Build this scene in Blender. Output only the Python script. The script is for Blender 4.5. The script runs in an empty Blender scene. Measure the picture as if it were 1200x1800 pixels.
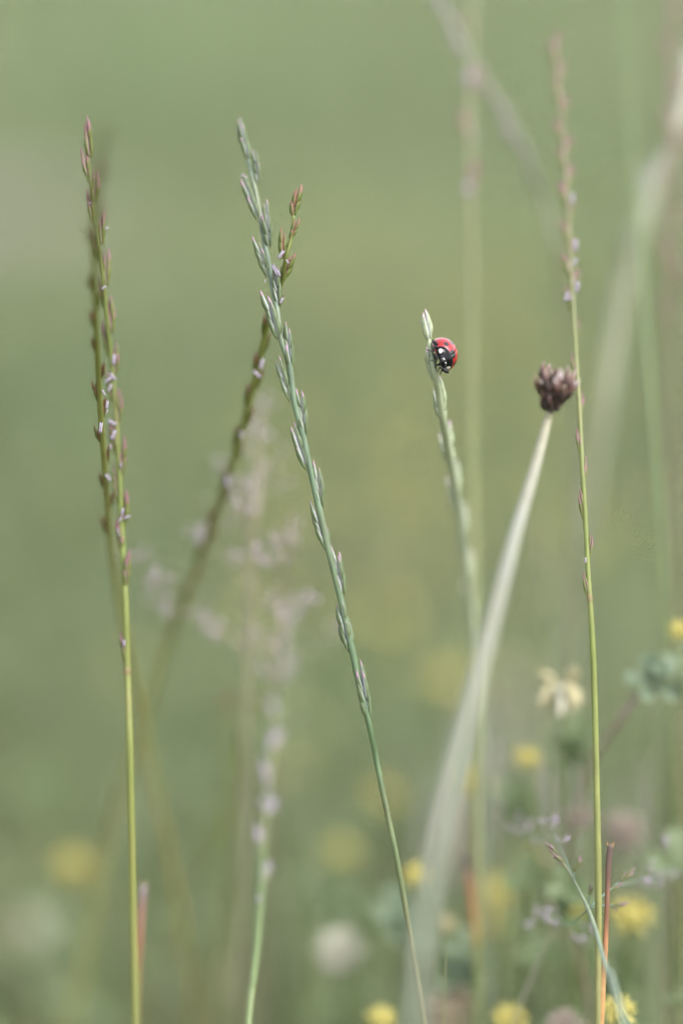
import bpy, math, random
import numpy as np
from mathutils import Vector, Matrix

R = random.Random(7)
NP = np.random.RandomState(11)
SC = bpy.context.scene
COL = SC.collection
rad = math.radians

# ------------------------------------------------------------------ camera, world, sun, exposure
PITCH, CAM_Z, FOCUS = rad(12.0), 0.30, 0.60
cd = bpy.data.cameras.new('camera')
cam = bpy.data.objects.new('camera', cd)
COL.objects.link(cam)
cam.location = (0, 0, CAM_Z)
cam.rotation_euler = (rad(90) - PITCH, 0, 0)
cd.sensor_fit = 'VERTICAL'
cd.sensor_width, cd.sensor_height = 24, 36
cd.lens = 120
cd.clip_start, cd.clip_end = 0.02, 2000
cd.dof.use_dof = True
cd.dof.focus_distance = FOCUS
cd.dof.aperture_fstop = 3.33
cd.dof.aperture_blades = 0
SC.camera = cam

SUN_EL, SUN_AZ = rad(52), rad(125)         # azimuth from +Y towards +X: behind the camera, to the right
w = bpy.data.worlds.new('World')
SC.world = w
w.use_nodes = True
wn, wl = w.node_tree.nodes, w.node_tree.links
bg = wn['Background']
sky = wn.new('ShaderNodeTexSky')
sky.sky_type = 'NISHITA'
sky.sun_disc = False
sky.sun_elevation, sky.sun_rotation = SUN_EL, SUN_AZ
sky.air_density, sky.dust_density, sky.ozone_density = 1.0, 3.0, 1.0
hsv = wn.new('ShaderNodeHueSaturation')     # a veiled sky: the blue is mostly washed out by cloud
hsv.inputs['Saturation'].default_value = 0.30
wl.new(sky.outputs[0], hsv.inputs['Color'])
wl.new(hsv.outputs[0], bg.inputs[0])
bg.inputs[1].default_value = 0.15

sl = bpy.data.lights.new('sun', 'SUN')
sl.energy, sl.angle, sl.color = 0.9, rad(25), (1.0, 0.95, 0.88)
sun = bpy.data.objects.new('sun', sl)
COL.objects.link(sun)
sun.location = (1, -1, 3)
sdir = Vector((math.sin(SUN_AZ) * math.cos(SUN_EL), math.cos(SUN_AZ) * math.cos(SUN_EL), math.sin(SUN_EL)))
sun.rotation_euler = sdir.to_track_quat('Z', 'Y').to_euler()

vs = SC.view_settings
vs.view_transform, vs.look, vs.exposure, vs.gamma = 'Standard', 'None', 2.0, 1.0
vs.use_curve_mapping = False
SC.render.engine = 'CYCLES'
SC.cycles.use_denoising = True
SC.cycles.denoising_input_passes = 'RGB'
SC.cycles.use_adaptive_sampling = False
SC.cycles.max_bounces = 8
SC.cycles.transparent_max_bounces = 4

# ------------------------------------------------------------------ where a point of the photograph lies in the meadow
AX = Vector((0, math.cos(PITCH), -math.sin(PITCH)))
UP = Vector((0, math.sin(PITCH), math.cos(PITCH)))
RT = Vector((1, 0, 0))
CAM = Vector((0, 0, CAM_Z))


def depth(b):                                # b = softness (px of the 1200 px frame) a thing shows at that distance
    return FOCUS / (1 - b / 360.0)


def W(px, py, b=0.0):
    d = depth(b)
    return CAM + d * (AX + RT * ((px - 600) / 6000.0) + UP * ((900 - py) / 6000.0))


def pxm(b=0.0):                              # size of one pixel at that distance
    return depth(b) / 6000.0


# ------------------------------------------------------------------ materials
def newmat(name):
    m = bpy.data.materials.new(name)
    m.use_nodes = True
    nt = m.node_tree
    return m, nt.nodes, nt.links, nt.nodes['Principled BSDF'], nt.nodes['Material Output']


def mixc(n, l, fac, a, b, blend='MIX'):
    x = n.new('ShaderNodeMix')
    x.data_type = 'RGBA'
    x.blend_type = blend
    for s, v in ((x.inputs[0], fac), (x.inputs[6], a), (x.inputs[7], b)):
        if isinstance(v, bpy.types.NodeSocket):
            l.new(v, s)
        elif isinstance(v, (int, float)):
            s.default_value = v
        else:
            s.default_value = (*v, 1)
    return x.outputs[2]


def mth(n, l, op, a, b=0.0, clamp=False):
    x = n.new('ShaderNodeMath')
    x.operation = op
    x.use_clamp = clamp
    for s, v in ((x.inputs[0], a), (x.inputs[1], b)):
        if isinstance(v, bpy.types.NodeSocket):
            l.new(v, s)
        else:
            s.default_value = v
    return x.outputs[0]


def rng(n, l, v, a, b, c=0.0, d=1.0):
    x = n.new('ShaderNodeMapRange')
    x.interpolation_type = 'SMOOTHSTEP'
    l.new(v, x.inputs[0])
    for i, q in enumerate((a, b, c, d)):
        x.inputs[i + 1].default_value = q
    return x.outputs[0]


def ramp(n, l, v, stops):
    x = n.new('ShaderNodeValToRGB')
    e = x.color_ramp.elements
    while len(e) < len(stops):
        e.new(0.5)
    for q, (p, c) in zip(e, stops):
        q.position, q.color = p, (*c, 1)
    l.new(v, x.inputs[0])
    return x.outputs[0]


def noise(n, l, scale, coord='Object', detail=3.0, stretch=None):
    tc = n.new('ShaderNodeTexCoord')
    o = tc.outputs[coord]
    if stretch:
        mp = n.new('ShaderNodeMapping')
        mp.inputs['Scale'].default_value = stretch
        l.new(o, mp.inputs[0])
        o = mp.outputs[0]
    t = n.new('ShaderNodeTexNoise')
    t.inputs['Scale'].default_value = scale
    t.inputs['Detail'].default_value = detail
    l.new(o, t.inputs['Vector'])
    return t.outputs[0]


def finish(n, l, p, out, col, rough=0.5, transl=0.0, spec=0.35):
    if isinstance(col, bpy.types.NodeSocket):
        l.new(col, p.inputs['Base Color'])
    else:
        p.inputs['Base Color'].default_value = (*col, 1)
    p.inputs['Roughness'].default_value = rough
    p.inputs['Specular IOR Level'].default_value = spec
    if transl:
        t = n.new('ShaderNodeBsdfTranslucent')
        if isinstance(col, bpy.types.NodeSocket):
            l.new(col, t.inputs[0])
        else:
            t.inputs[0].default_value = (*col, 1)
        m = n.new('ShaderNodeMixShader')
        m.inputs[0].default_value = transl
        l.new(p.outputs[0], m.inputs[1])
        l.new(t.outputs[0], m.inputs[2])
        l.new(m.outputs[0], out.inputs[0])


def stem_mat(name, stops, nscale=900, amp=0.35, rough=0.45, transl=0.0, streak=True, patch=0.35):
    """colour runs from the foot of the stem (0) to its top (1), with fine lengthwise streaks"""
    m, n, l, p, out = newmat(name)
    tc = n.new('ShaderNodeTexCoord')
    s = n.new('ShaderNodeSeparateXYZ')
    l.new(tc.outputs['Generated'], s.inputs[0])
    c = ramp(n, l, s.outputs[2], stops)
    nz = noise(n, l, nscale, stretch=(1, 1, 0.12) if streak else None)
    c = mixc(n, l, 1.0, c, ramp(n, l, nz, [(0.25, (1 - amp,) * 3), (0.75, (1 + amp,) * 3)]), 'MULTIPLY')
    big = noise(n, l, 60)
    c = mixc(n, l, rng(n, l, big, 0.45, 0.75, 0, patch), c, (0.15, 0.11, 0.05))
    finish(n, l, p, out, c, rough, transl)
    bm = n.new('ShaderNodeBump')
    bm.inputs['Strength'].default_value = 0.3
    bm.inputs['Distance'].default_value = 0.0001
    l.new(nz, bm.inputs['Height'])
    l.new(bm.outputs[0], p.inputs['Normal'])
    return m


def floret_mat(name, green, margin, tip, tip_at=0.62, margin_x=(-0.01, -0.06)):
    """scale of a grass spikelet: green keel, pale papery inner margin, coloured tip"""
    m, n, l, p, out = newmat(name)
    tc = n.new('ShaderNodeTexCoord')
    s = n.new('ShaderNodeSeparateXYZ')
    l.new(tc.outputs['Object'], s.inputs[0])
    oi = n.new('ShaderNodeObjectInfo')
    nz = noise(n, l, 7, stretch=(3, 3, 0.6))
    g = mixc(n, l, 1.0, green, ramp(n, l, nz, [(0.3, (0.7,) * 3), (0.7, (1.35,) * 3)]), 'MULTIPLY')
    x = mth(n, l, 'ADD', s.outputs[0], mth(n, l, 'MULTIPLY', mth(n, l, 'SUBTRACT', nz, 0.5), 0.05))
    c = mixc(n, l, rng(n, l, x, margin_x[0], margin_x[1]), g, margin)
    z = mth(n, l, 'ADD', s.outputs[2], mth(n, l, 'MULTIPLY', mth(n, l, 'SUBTRACT', nz, 0.5), 0.35))
    z = mth(n, l, 'ADD', z, mth(n, l, 'MULTIPLY', mth(n, l, 'SUBTRACT', oi.outputs['Random'], 0.5), 0.3))
    c = mixc(n, l, rng(n, l, z, tip_at, tip_at + 0.3), c, tip)
    finish(n, l, p, out, c, 0.5, 0.15)
    return m


def plain_mat(name, c0, c1, nscale, rough=0.5, transl=0.0, spec=0.35, coord='Object'):
    m, n, l, p, out = newmat(name)
    nz = noise(n, l, nscale, coord)
    finish(n, l, p, out, ramp(n, l, nz, [(0.3, c0), (0.7, c1)]), rough, transl, spec)
    return m


M = {}
M['glaucous'] = stem_mat('glaucous_green_stem', [(0, (0.142, 0.117, 0.061)), (.30, (0.160, 0.135, 0.074)), (.55, (0.061, 0.102, 0.046)), (1, (0.092, 0.132, 0.092))])
M['pale_glaucous'] = stem_mat('pale_glaucous_stem', [(0, (.16, .18, .13)), (.6, (.23, .265, .21)), (1, (.21, .245, .15))], amp=0.15, patch=0.1)
M['yellowgreen'] = stem_mat('yellow_green_stem', [(0, (0.130, 0.139, 0.059)), (.45, (0.139, 0.151, 0.046)), (.7, (0.101, 0.130, 0.025)), (1, (0.071, 0.084, 0.025))], amp=0.2)
M['rightgreen'] = stem_mat('straw_green_stem', [(0, (0.157, 0.148, 0.074)), (.4, (0.157, 0.161, 0.061)), (.65, (0.109, 0.139, 0.029)), (1, (0.074, 0.065, 0.037))], amp=0.2)
M['olive'] = stem_mat('olive_stem', [(0, (.20, .20, .08)), (.5, (.185, .19, .07)), (.75, (.115, .13, .035)), (1, (.085, .11, .02))], amp=0.2, patch=.15)
M['clover_stem'] = stem_mat('pale_downy_clover_stem', [(0, (.080, .108, .062)), (.45, (.090, .114, .076)), (.7, (.112, .126, .094)), (.93, (.165, .17, .138)), (1, (.17, .16, .10))], amp=0.2, patch=.15)
M['soft_green'] = stem_mat('soft_green_stem', [(0, (.088, .124, .048)), (1, (.085, .125, .045))], amp=0.2)
M['soft_yellow'] = stem_mat('soft_yellow_green_stem', [(0, (.15, .13, .07)), (.4, (.14, .158, .062)), (1, (.115, .135, .065))], amp=0.2)
M['soft_grey'] = stem_mat('soft_grey_green_stem', [(0, (0.141, 0.159, 0.106)), (1, (0.177, 0.177, 0.146))], amp=0.2)
M['soft_brown'] = stem_mat('soft_brown_stem', [(0, (0.121, 0.104, 0.056)), (1, (0.113, 0.087, 0.070))], amp=0.2)
M['poa'] = stem_mat('blue_green_panicle_stem', [(0, (0.111, 0.162, 0.140)), (.85, (0.102, 0.162, 0.132)), (1, (0.119, 0.128, 0.068))], amp=0.2)
M['greyish'] = stem_mat('dull_purplish_grey_stem', [(0, (.11, .13, .08)), (1, (.125, .12, .10))], amp=0.2)
M['pale_stalk'] = stem_mat('pale_grey_stalk', [(0, (0.190, 0.202, 0.134)), (.6, (0.269, 0.286, 0.202)), (1, (0.269, 0.280, 0.213))], amp=0.1, patch=0.0)
M['purple_stem'] = stem_mat('purplish_stem', [(0, (0.144, 0.156, 0.084)), (1, (0.180, 0.144, 0.120))], amp=0.2)
M['dry'] = stem_mat('dry_orange_brown_stalk', [(0, (0.264, 0.167, 0.070)), (.80, (0.282, 0.158, 0.062)), (.87, (0.194, 0.088, 0.040)), (.95, (0.097, 0.048, 0.035)), (1, (0.062, 0.044, 0.040))], amp=0.35, rough=0.6)
M['dry_orange'] = stem_mat('dry_orange_stub', [(0, (0.085, 0.128, 0.043)), (.74, (0.128, 0.162, 0.043)), (.82, (0.221, 0.170, 0.043)), (.88, (0.289, 0.136, 0.051)), (.94, (0.187, 0.085, 0.051)), (.975, (0.051, 0.034, 0.038)), (1, (0.034, 0.030, 0.034))], amp=0.25, rough=0.6)
M['dry_red'] = stem_mat('dry_reddish_stub', [(0, (0.156, 0.148, 0.055)), (.84, (0.187, 0.140, 0.055)), (.90, (0.203, 0.086, 0.055)), (.96, (0.172, 0.086, 0.070)), (1, (0.156, 0.133, 0.148))], amp=0.25, rough=0.6)
M['node'] = plain_mat('stem_node', (.10, .075, .03), (.15, .12, .05), 900)
M['f_glauc'] = floret_mat('glaucous_floret', (.078, .108, .050), (.27, .285, .30), (.27, .17, .23), 0.68, (0.02, -0.03))
M['f_pale'] = floret_mat('pale_floret', (.21, .245, .15), (.36, .37, .365), (.40, .28, .35), 0.70, (0.05, -0.05))
M['f_brown'] = floret_mat('bronze_floret', (0.072, 0.098, 0.017), (0.170, 0.098, 0.064), (0.170, 0.081, 0.060), 0.5, (0.05, -0.02))
M['f_pink'] = floret_mat('pinkish_floret', (.085, .10, .022), (.165, .12, .115), (.15, .075, .08), 0.42, (0.03, -0.05))
M['f_lilac'] = floret_mat('lilac_floret', (0.128, 0.132, 0.085), (0.230, 0.204, 0.230), (0.238, 0.196, 0.255), 0.3)
M['f_grey'] = floret_mat('greyish_floret', (.13, .14, .10), (.20, .185, .18), (.18, .155, .16), 0.4)
M['f_poa'] = floret_mat('panicle_floret', (.11, .12, .045), (.24, .19, .20), (.17, .11, .12), 0.4)
M['f_haze'] = floret_mat('pale_pink_floret', (.22, .17, .18), (.34, .28, .32), (.34, .28, .34), 0.35)
M['anther'] = plain_mat('lilac_anther', (.24, .20, .27), (.33, .30, .35), 3, 0.5, 0.2)
M['yellow'] = plain_mat('yellow_petal', (.36, .315, .085), (.47, .42, .125), 5, 0.55, 0.2)
M['pale_yellow'] = plain_mat('faded_yellow_petal', (.42, .37, .17), (.48, .45, .32), 5, 0.5, 0.3)
M['white'] = plain_mat('white_petal', (.43, .42, .32), (.54, .54, .44), 5, 0.5, 0.3)
M['cream'] = plain_mat('cream_pink_petal', (0.337, 0.255, 0.184), (0.377, 0.347, 0.235), 5, 0.5, 0.3)
M['pink'] = plain_mat('dull_pink_petal', (.22, .165, .13), (.34, .30, .26), 9, 0.5, 0.3)
M['leaf'] = plain_mat('trefoil_leaf', (.050, .080, .030), (.085, .115, .048), 60, 0.55, 0.2)
M['leaf_pale'] = plain_mat('blue_green_trefoil_leaf', (.075, .115, .065), (.115, .15, .09), 60, 0.55, 0.2)

m, n, l, p, out = newmat('withered_floret')
tc = n.new('ShaderNodeTexCoord')
s = n.new('ShaderNodeSeparateXYZ')
l.new(tc.outputs['Object'], s.inputs[0])
oi = n.new('ShaderNodeObjectInfo')
zz = mth(n, l, 'ADD', s.outputs[2], mth(n, l, 'MULTIPLY', mth(n, l, 'SUBTRACT', oi.outputs['Random'], 0.5), 0.42))
c1 = ramp(n, l, zz, [(0.0, (.014, .009, .008)), (.45, (.038, .022, .017)), (.64, (.095, .045, .036)), (.82, (.19, .125, .125)), (.97, (.36, .31, .31))])
c2 = ramp(n, l, zz, [(0.0, (.020, .012, .008)), (.40, (.055, .036, .022)), (.70, (.13, .09, .06)), (.95, (.24, .19, .14))])
finish(n, l, p, out, mixc(n, l, rng(n, l, mth(n, l, 'FRACT', mth(n, l, 'MULTIPLY', oi.outputs['Random'], 7.3)), .55, .7), c1, c2), 0.7, 0.1)
M['withered'] = m

# ------------------------------------------------------------------ mesh helpers
def mesh_from(name, verts, faces, mat=None, smooth=True):
    me = bpy.data.meshes.new(name)
    me.from_pydata([tuple(v) for v in verts], [], faces)
    me.update()
    if smooth:
        me.polygons.foreach_set('use_smooth', [True] * len(me.polygons))
    if mat:
        me.materials.append(mat)
    return me


def link(name, me, parent=None, mat4=None):
    o = bpy.data.objects.new(name, me)
    COL.objects.link(o)
    if parent:
        o.parent = parent
    if mat4 is not None:
        o.matrix_basis = mat4
    return o


def thing(name, label, cat, loc, group=None):
    o = bpy.data.objects.new(name, None)
    o.empty_display_size = 0.01
    COL.objects.link(o)
    o.location = loc
    o['label'] = label
    o['category'] = cat
    if group:
        o['group'] = group
    return o


def catmull(pts, k=6):
    """pts: list of equal-length tuples; a smooth polyline through them"""
    P = [np.array(q, float) for q in pts]
    if len(P) < 3:
        return [tuple(float(v) for v in P[0] + (P[-1] - P[0]) * t / k) for t in range(k + 1)]
    P = [2 * P[0] - P[1]] + P + [2 * P[-1] - P[-2]]
    res = []
    for i in range(1, len(P) - 2):
        a, b, c, d = P[i - 1:i + 3]
        for j in range(k):
            t = j / k
            res.append(0.5 * (2 * b + (c - a) * t + (2 * a - 5 * b + 4 * c - d) * t * t + (3 * b - a - 3 * c + d) * t ** 3))
    res.append(P[-2])
    return [tuple(float(v) for v in q) for q in res]


def tube_geo(pts, radii, ns=8, flat=1.0, base=0):
    """verts and faces of a capped tube; flat < 1 squeezes the section across the view"""
    P = [Vector(q[:3]) for q in pts]
    V, F = [], []
    t0 = (P[1] - P[0]).normalized()
    ref = Vector((1, 0, 0)) if abs(t0.x) < 0.8 else Vector((0, 1, 0))
    nx = (ref - t0 * ref.dot(t0)).normalized()
    for i, q in enumerate(P):
        t = (P[min(i + 1, len(P) - 1)] - P[max(i - 1, 0)]).normalized()
        nx = (nx - t * nx.dot(t)).normalized()
        ny = t.cross(nx)
        for k in range(ns):
            a = 2 * math.pi * k / ns
            V.append(q + radii[i] * (math.cos(a) * nx + flat * math.sin(a) * ny))
    n = len(P)
    for i in range(n - 1):
        for k in range(ns):
            a, b = i * ns + k, i * ns + (k + 1) % ns
            F.append((base + a, base + b, base + b + ns, base + a + ns))
    F.append(tuple(base + k for k in reversed(range(ns))))
    F.append(tuple(base + (n - 1) * ns + k for k in range(ns)))
    return V, F


def tube(name, pts, radii, mat, parent, origin, ns=8, flat=1.0):
    V, F = tube_geo(pts, radii, ns, flat)
    return link(name, mesh_from(name, [v - origin for v in V], F, mat), parent)


def ellipsoid_geo(c, r, nu=10, nv=6, base=0):
    V, F = [], []
    for i in range(nv + 1):
        th = math.pi * (0.04 + 0.92 * i / nv)
        for k in range(nu):
            a = 2 * math.pi * k / nu
            V.append(Vector((c[0] + r[0] * math.sin(th) * math.cos(a), c[1] + r[1] * math.sin(th) * math.sin(a), c[2] - r[2] * math.cos(th))))
    for i in range(nv):
        for k in range(nu):
            a, b = i * nu + k, i * nu + (k + 1) % nu
            F.append((base + a, base + b, base + b + nu, base + a + nu))
    F.append(tuple(base + k for k in reversed(range(nu))))
    F.append(tuple(base + nv * nu + k for k in range(nu)))
    return V, F


def frame(z, x):
    z = z.normalized()
    x = (x - z * x.dot(z)).normalized()
    y = z.cross(x)
    return Matrix((x, y, z)).transposed()


def place(pos, z, x, s):
    m = frame(z, x).to_4x4()
    m = Matrix.Translation(pos) @ m @ Matrix.Diagonal((s[0], s[1], s[2], 1)) if not isinstance(s, (int, float)) else Matrix.Translation(pos) @ m @ Matrix.Scale(s, 4)
    return m


def to_ground(path):
    """carry a stem (x, y, z, r) on, below the frame, down to the soil"""
    a, b = np.array(path[-2]), np.array(path[-1])
    if b[2] <= 0.004:
        return path
    d = b[:3] - a[:3]
    d = d / np.linalg.norm(d)
    sl_ = d[:2] / max(-d[2], 0.3)
    m = b.copy()
    m[:2] += sl_ * b[2] * 0.45
    m[2] = b[2] * 0.5
    e = b.copy()
    e[:2] += sl_ * b[2] * 0.7
    e[2] = -0.004
    return path + [tuple(map(float, m)), tuple(map(float, e))]


def px_path(pts):
    """[(px, py, softness, width px)] -> [(x, y, z, radius)]"""
    res = []
    for px, py, b, wd in pts:
        q = W(px, py, b)
        res.append((q.x, q.y, q.z, wd * pxm(b) / 2))
    return res


# one scale of a spikelet, unit length along z, its back towards +x
def floret_geo(wx=0.10, wy=0.085, bow=0.05, ns=8, base=0, off=Matrix.Identity(4)):
    V, F = [], []
    ts = [0.0, 0.12, 0.3, 0.5, 0.7, 0.85, 0.95, 1.0]
    for t in ts:
        r = max(0.05, math.sin(math.pi * min(1, t ** 0.72 * 0.97 + 0.03)) ** 0.85)
        for k in range(ns):
            a = 2 * math.pi * k / ns
            V.append(off @ Vector((wx * r * math.cos(a) * (1.0 if math.cos(a) > 0 else 0.7) + bow * math.sin(math.pi * t), wy * r * math.sin(a), t)))
    for i in range(len(ts) - 1):
        for k in range(ns):
            a, b = i * ns + k, i * ns + (k + 1) % ns
            F.append((base + a, base + b, base + b + ns, base + a + ns))
    F.append(tuple(base + k for k in reversed(range(ns))))
    F.append(tuple(base + (len(ts) - 1) * ns + k for k in range(ns)))
    return V, F


def floret_layout(nf):
    """(matrix in the spikelet's unit frame) of the florets, alternating up the spikelet"""
    res = []
    for k in range(nf):
        u = k / max(1, nf - 1)
        side = 1 if k % 2 else -1
        if nf > 4:
            z0, L, tilt, x0 = 0.03 + 0.50 * u, 0.49 - 0.04 * u, side * rad(5.5 - 3 * u), 0.022 * side
        else:
            z0, L, tilt, x0 = 0.02 + 0.34 * u, 0.64 - 0.06 * u, side * rad(2.5 - 1.5 * u), 0.024 * side
        zdir = Vector((math.sin(tilt), 0, math.cos(tilt)))
        res.append(place(Vector((x0, 0.006 * ((k % 3) - 1), z0)), zdir, Vector((side, 0.0, 0)), L))
    return res


_c = {}


def floret_mesh(mat):
    k = ('f', mat)
    if k not in _c:
        V, F = floret_geo(0.12, 0.12, 0.03)
        _c[k] = mesh_from('floret', V, F, M[mat])
    return _c[k]


def glume_mesh(mat):
    k = ('g', mat)
    if k not in _c:
        V, F = floret_geo(0.062, 0.085, 0.02, off=place(Vector((0.022, 0, 0)), Vector((0.06, 0, 1)), Vector((1, 0, 0)), 0.66))
        _c[k] = mesh_from('glume', V, F, M[mat])
    return _c[k]


def spikelet_mesh(mat, nf=5):
    k = ('s', mat, nf)
    if k not in _c:
        V, F = floret_geo(0.062, 0.085, 0.02, 6, 0, place(Vector((0.022, 0, 0)), Vector((0.06, 0, 1)), Vector((1, 0, 0)), 0.66))
        for q in floret_layout(nf):
            v, f = floret_geo(0.12, 0.12, 0.03, 6, len(V), q)
            V += v
            F += f
        _c[k] = mesh_from('spikelet', V, F, M[mat])
    return _c[k]


def anther_mesh():
    if 'a' not in _c:
        V, F = [], []
        for s in (-1, 1):
            v, f = tube_geo([(0.075 * s * q, 0, z) for q, z in ((1.5, 0), (0.9, 0.2), (0.75, 0.5), (0.9, 0.8), (1.5, 1.0))], [0.04, 0.085, 0.09, 0.085, 0.03], 6, 1, len(V))
            V += v
            F += f
        _c['a'] = mesh_from('anther', V, F, M['anther'])
    return _c['a']


def spikelet(root, base, tip, mat, fmat=None, detail=True, nf=5, width=1.0, roll=0.0, out=None):
    """base, tip in the world; one part (the outer glume) with its florets as sub-parts, or one joined part where it is blurred"""
    z = tip - base
    L = z.length
    if out is None:
        out = RT
    x = Matrix.Rotation(roll, 3, z.normalized()) @ out
    mt = place(base - root.location, z, x, (L * width, L * width, L))
    if not detail:
        return link('spikelet', spikelet_mesh(mat, nf), root, mt)
    sp = link('spikelet', glume_mesh(mat), root, mt)
    for q in floret_layout(nf):
        jit = Matrix.Rotation(R.uniform(-0.12, 0.12), 4, 'X') @ Matrix.Rotation(R.uniform(-0.06, 0.06), 4, 'Y') @ Matrix.Scale(R.uniform(.88, 1.1), 4)
        link('floret', floret_mesh(fmat or mat), sp, q @ jit)
    return sp


def anther(root, px, py, b, L=20, ang=None):
    a = ang if ang is not None else R.uniform(-0.9, 0.9)
    z = UP * math.cos(a) + RT * math.sin(a)
    s = L * 0.88 * pxm(b)
    pos = W(px, py, b) - z * s * 0.5 - AX * 0.0007 - root.location
    link('anther', anther_mesh(), root, place(pos, z, RT, s))


def stem_of(name, label, cat, pts, mat, group=None, ns=10, k=6, flat=1.0, part='stem'):
    path = to_ground(px_path(pts))
    root = thing(name, label, cat, (path[-1][0], path[-1][1], 0.0), group)
    sm = catmull(path, k)
    tube(part, [q[:3] for q in sm], [max(q[3], 5e-5) for q in sm], M[mat], root, root.location, ns, flat)
    return root, sm


def at_py(sm, py):
    """the point of a stem that shows at that height of the frame"""
    best, bi = 1e9, 0
    for i, q in enumerate(sm):
        v = Vector(q[:3]) - CAM
        y = 900 - v.dot(UP) / v.dot(AX) * 6000
        if abs(y - py) < best:
            best, bi = abs(y - py), i
    q = sm[bi]
    t = Vector(sm[max(bi - 2, 0)][:3]) - Vector(sm[min(bi + 2, len(sm) - 1)][:3])
    v = Vector(q[:3]) - CAM
    b = 360 * (1 - FOCUS / v.dot(AX))
    return Vector(q[:3]), t.normalized(), q[3], b


def auto_spikelets(root, sm, y0, y1, step, L, mat, detail=False, nf=5, ang=14, width=1.0, phi=0.0, taper=True, start=1, jitter=0.1):
    """alternate spikelets from the tip of a spike downwards"""
    y, side = y0, start
    while y < y1:
        c, t, r, b = at_py(sm, y)
        o = t.cross(-AX).normalized()
        o = Matrix.Rotation(phi + R.uniform(-.25, .25), 3, t) @ o
        o = o * side
        a = rad(ang * R.uniform(0.75, 1.25))
        z = t * math.cos(a) + o * math.sin(a)
        LL = L * R.uniform(0.9, 1.1) * pxm(b)
        base = c + o * r * 0.6
        spikelet(root, base, base + z * LL, mat, mat, detail, nf, width, 0.0, o)
        side = -side
        y += step * R.uniform(1 - jitter, 1 + jitter)


def node(root, sm_, y, mat, f=1.3):
    c_, t_, r_, b_ = at_py(sm_, y)
    q = [c_ + t_ * k * r_ for k in (-1.6, -.8, 0, .8, 1.6)]
    tube('node', q, [r_ * .98, r_ * f * .95, r_ * f, r_ * f * .95, r_ * .98], M[mat], root, root.location, 10)


# ------------------------------------------------------------------ the ground and the turf
m, n, l, p, out = newmat('meadow_soil_and_thatch')
big = noise(n, l, 1.3, detail=5)
fine = noise(n, l, 90, detail=6)
c = ramp(n, l, big, [(.35, (.110, .118, .056)), (.5, (.138, .132, .070)), (.65, (.145, .128, .078))])
c = mixc(n, l, 1.0, c, ramp(n, l, fine, [(.3, (.55,) * 3), (.7, (1.4,) * 3)]), 'MULTIPLY')
finish(n, l, p, out, c, 0.95, 0, 0.1)
g = 700
V, F = [], []
xs = [-g, -60, -12, -4, -1.5, 0, 1.5, 4, 12, 60, g]
ys = [-g, -60, -8, -2, 0, 1, 2, 4, 8, 16, 60, g]
for yy in ys:
    for xx in xs:
        V.append((xx, yy, 0))
for j in range(len(ys) - 1):
    for i in range(len(xs) - 1):
        a = j * len(xs) + i
        F.append((a, a + 1, a + 1 + len(xs), a + len(xs)))
gnd = link('ground', mesh_from('ground', V, F, m, False))
gnd['kind'] = 'structure'
gnd['label'] = 'meadow ground of dark soil and thatch under the grass'


def blades_obj(name, xy, h, wd, lean, mat, label):
    """many single grass blades as one mesh (three faces each)"""
    N = len(h)
    th = NP.uniform(0, 2 * np.pi, N)
    dirx, diry = np.cos(th), np.sin(th)
    fx, fy = np.cos(th + np.pi / 2 + NP.normal(0, .5, N)), np.sin(th + np.pi / 2 + NP.normal(0, .5, N))
    V = np.zeros((N, 7, 3), np.float32)
    for i, (t, ww) in enumerate(((0, 1.0), (.38, .95), (.74, .6))):
        bx = xy[:, 0] + dirx * lean * h * t ** 1.8
        by = xy[:, 1] + diry * lean * h * t ** 1.8
        bz = h * (t - 0.25 * lean * t ** 2)
        for s_, j in ((-1, 0), (1, 1)):
            V[:, 2 * i + j, 0] = bx + s_ * fx * wd * ww / 2
            V[:, 2 * i + j, 1] = by + s_ * fy * wd * ww / 2
            V[:, 2 * i + j, 2] = bz
    V[:, 6, 0] = xy[:, 0] + dirx * lean * h
    V[:, 6, 1] = xy[:, 1] + diry * lean * h
    V[:, 6, 2] = h * (1 - 0.25 * lean)
    V[:, 0:2, 2] -= 0.003
    pat = np.array([0, 1, 3, 2, 2, 3, 5, 4, 4, 5, 6], np.int32)
    loops = (pat[None, :] + (np.arange(N, dtype=np.int32) * 7)[:, None]).ravel()
    me = bpy.data.meshes.new(name)
    me.vertices.add(N * 7)
    me.vertices.foreach_set('co', V.ravel())
    me.loops.add(N * 11)
    me.loops.foreach_set('vertex_index', loops)
    me.polygons.add(N * 3)
    st = (np.array([0, 4, 8], np.int32)[None, :] + (np.arange(N, dtype=np.int32) * 11)[:, None]).ravel()
    me.polygons.foreach_set('loop_start', st)
    me.update(calc_edges=True)
    me.validate()
    me.polygons.foreach_set('use_smooth', [True] * len(me.polygons))
    me.materials.append(mat)
    o = link(name, me)
    o['kind'] = 'stuff'
    o['label'] = label
    return o


def wedge(N, d0, d1, k=0.16, m_=0.30):
    """random spots on the ground in front of the camera, margins left and right"""
    res = []
    while len(res) < N:
        d = NP.uniform(d0, d1, N)
        half = k * d + m_
        keep = NP.uniform(0, k * d1 + m_, N) < half
        x = NP.uniform(-1, 1, N) * half
        res += list(zip(x[keep], d[keep]))
    return np.array(res[:N])


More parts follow.
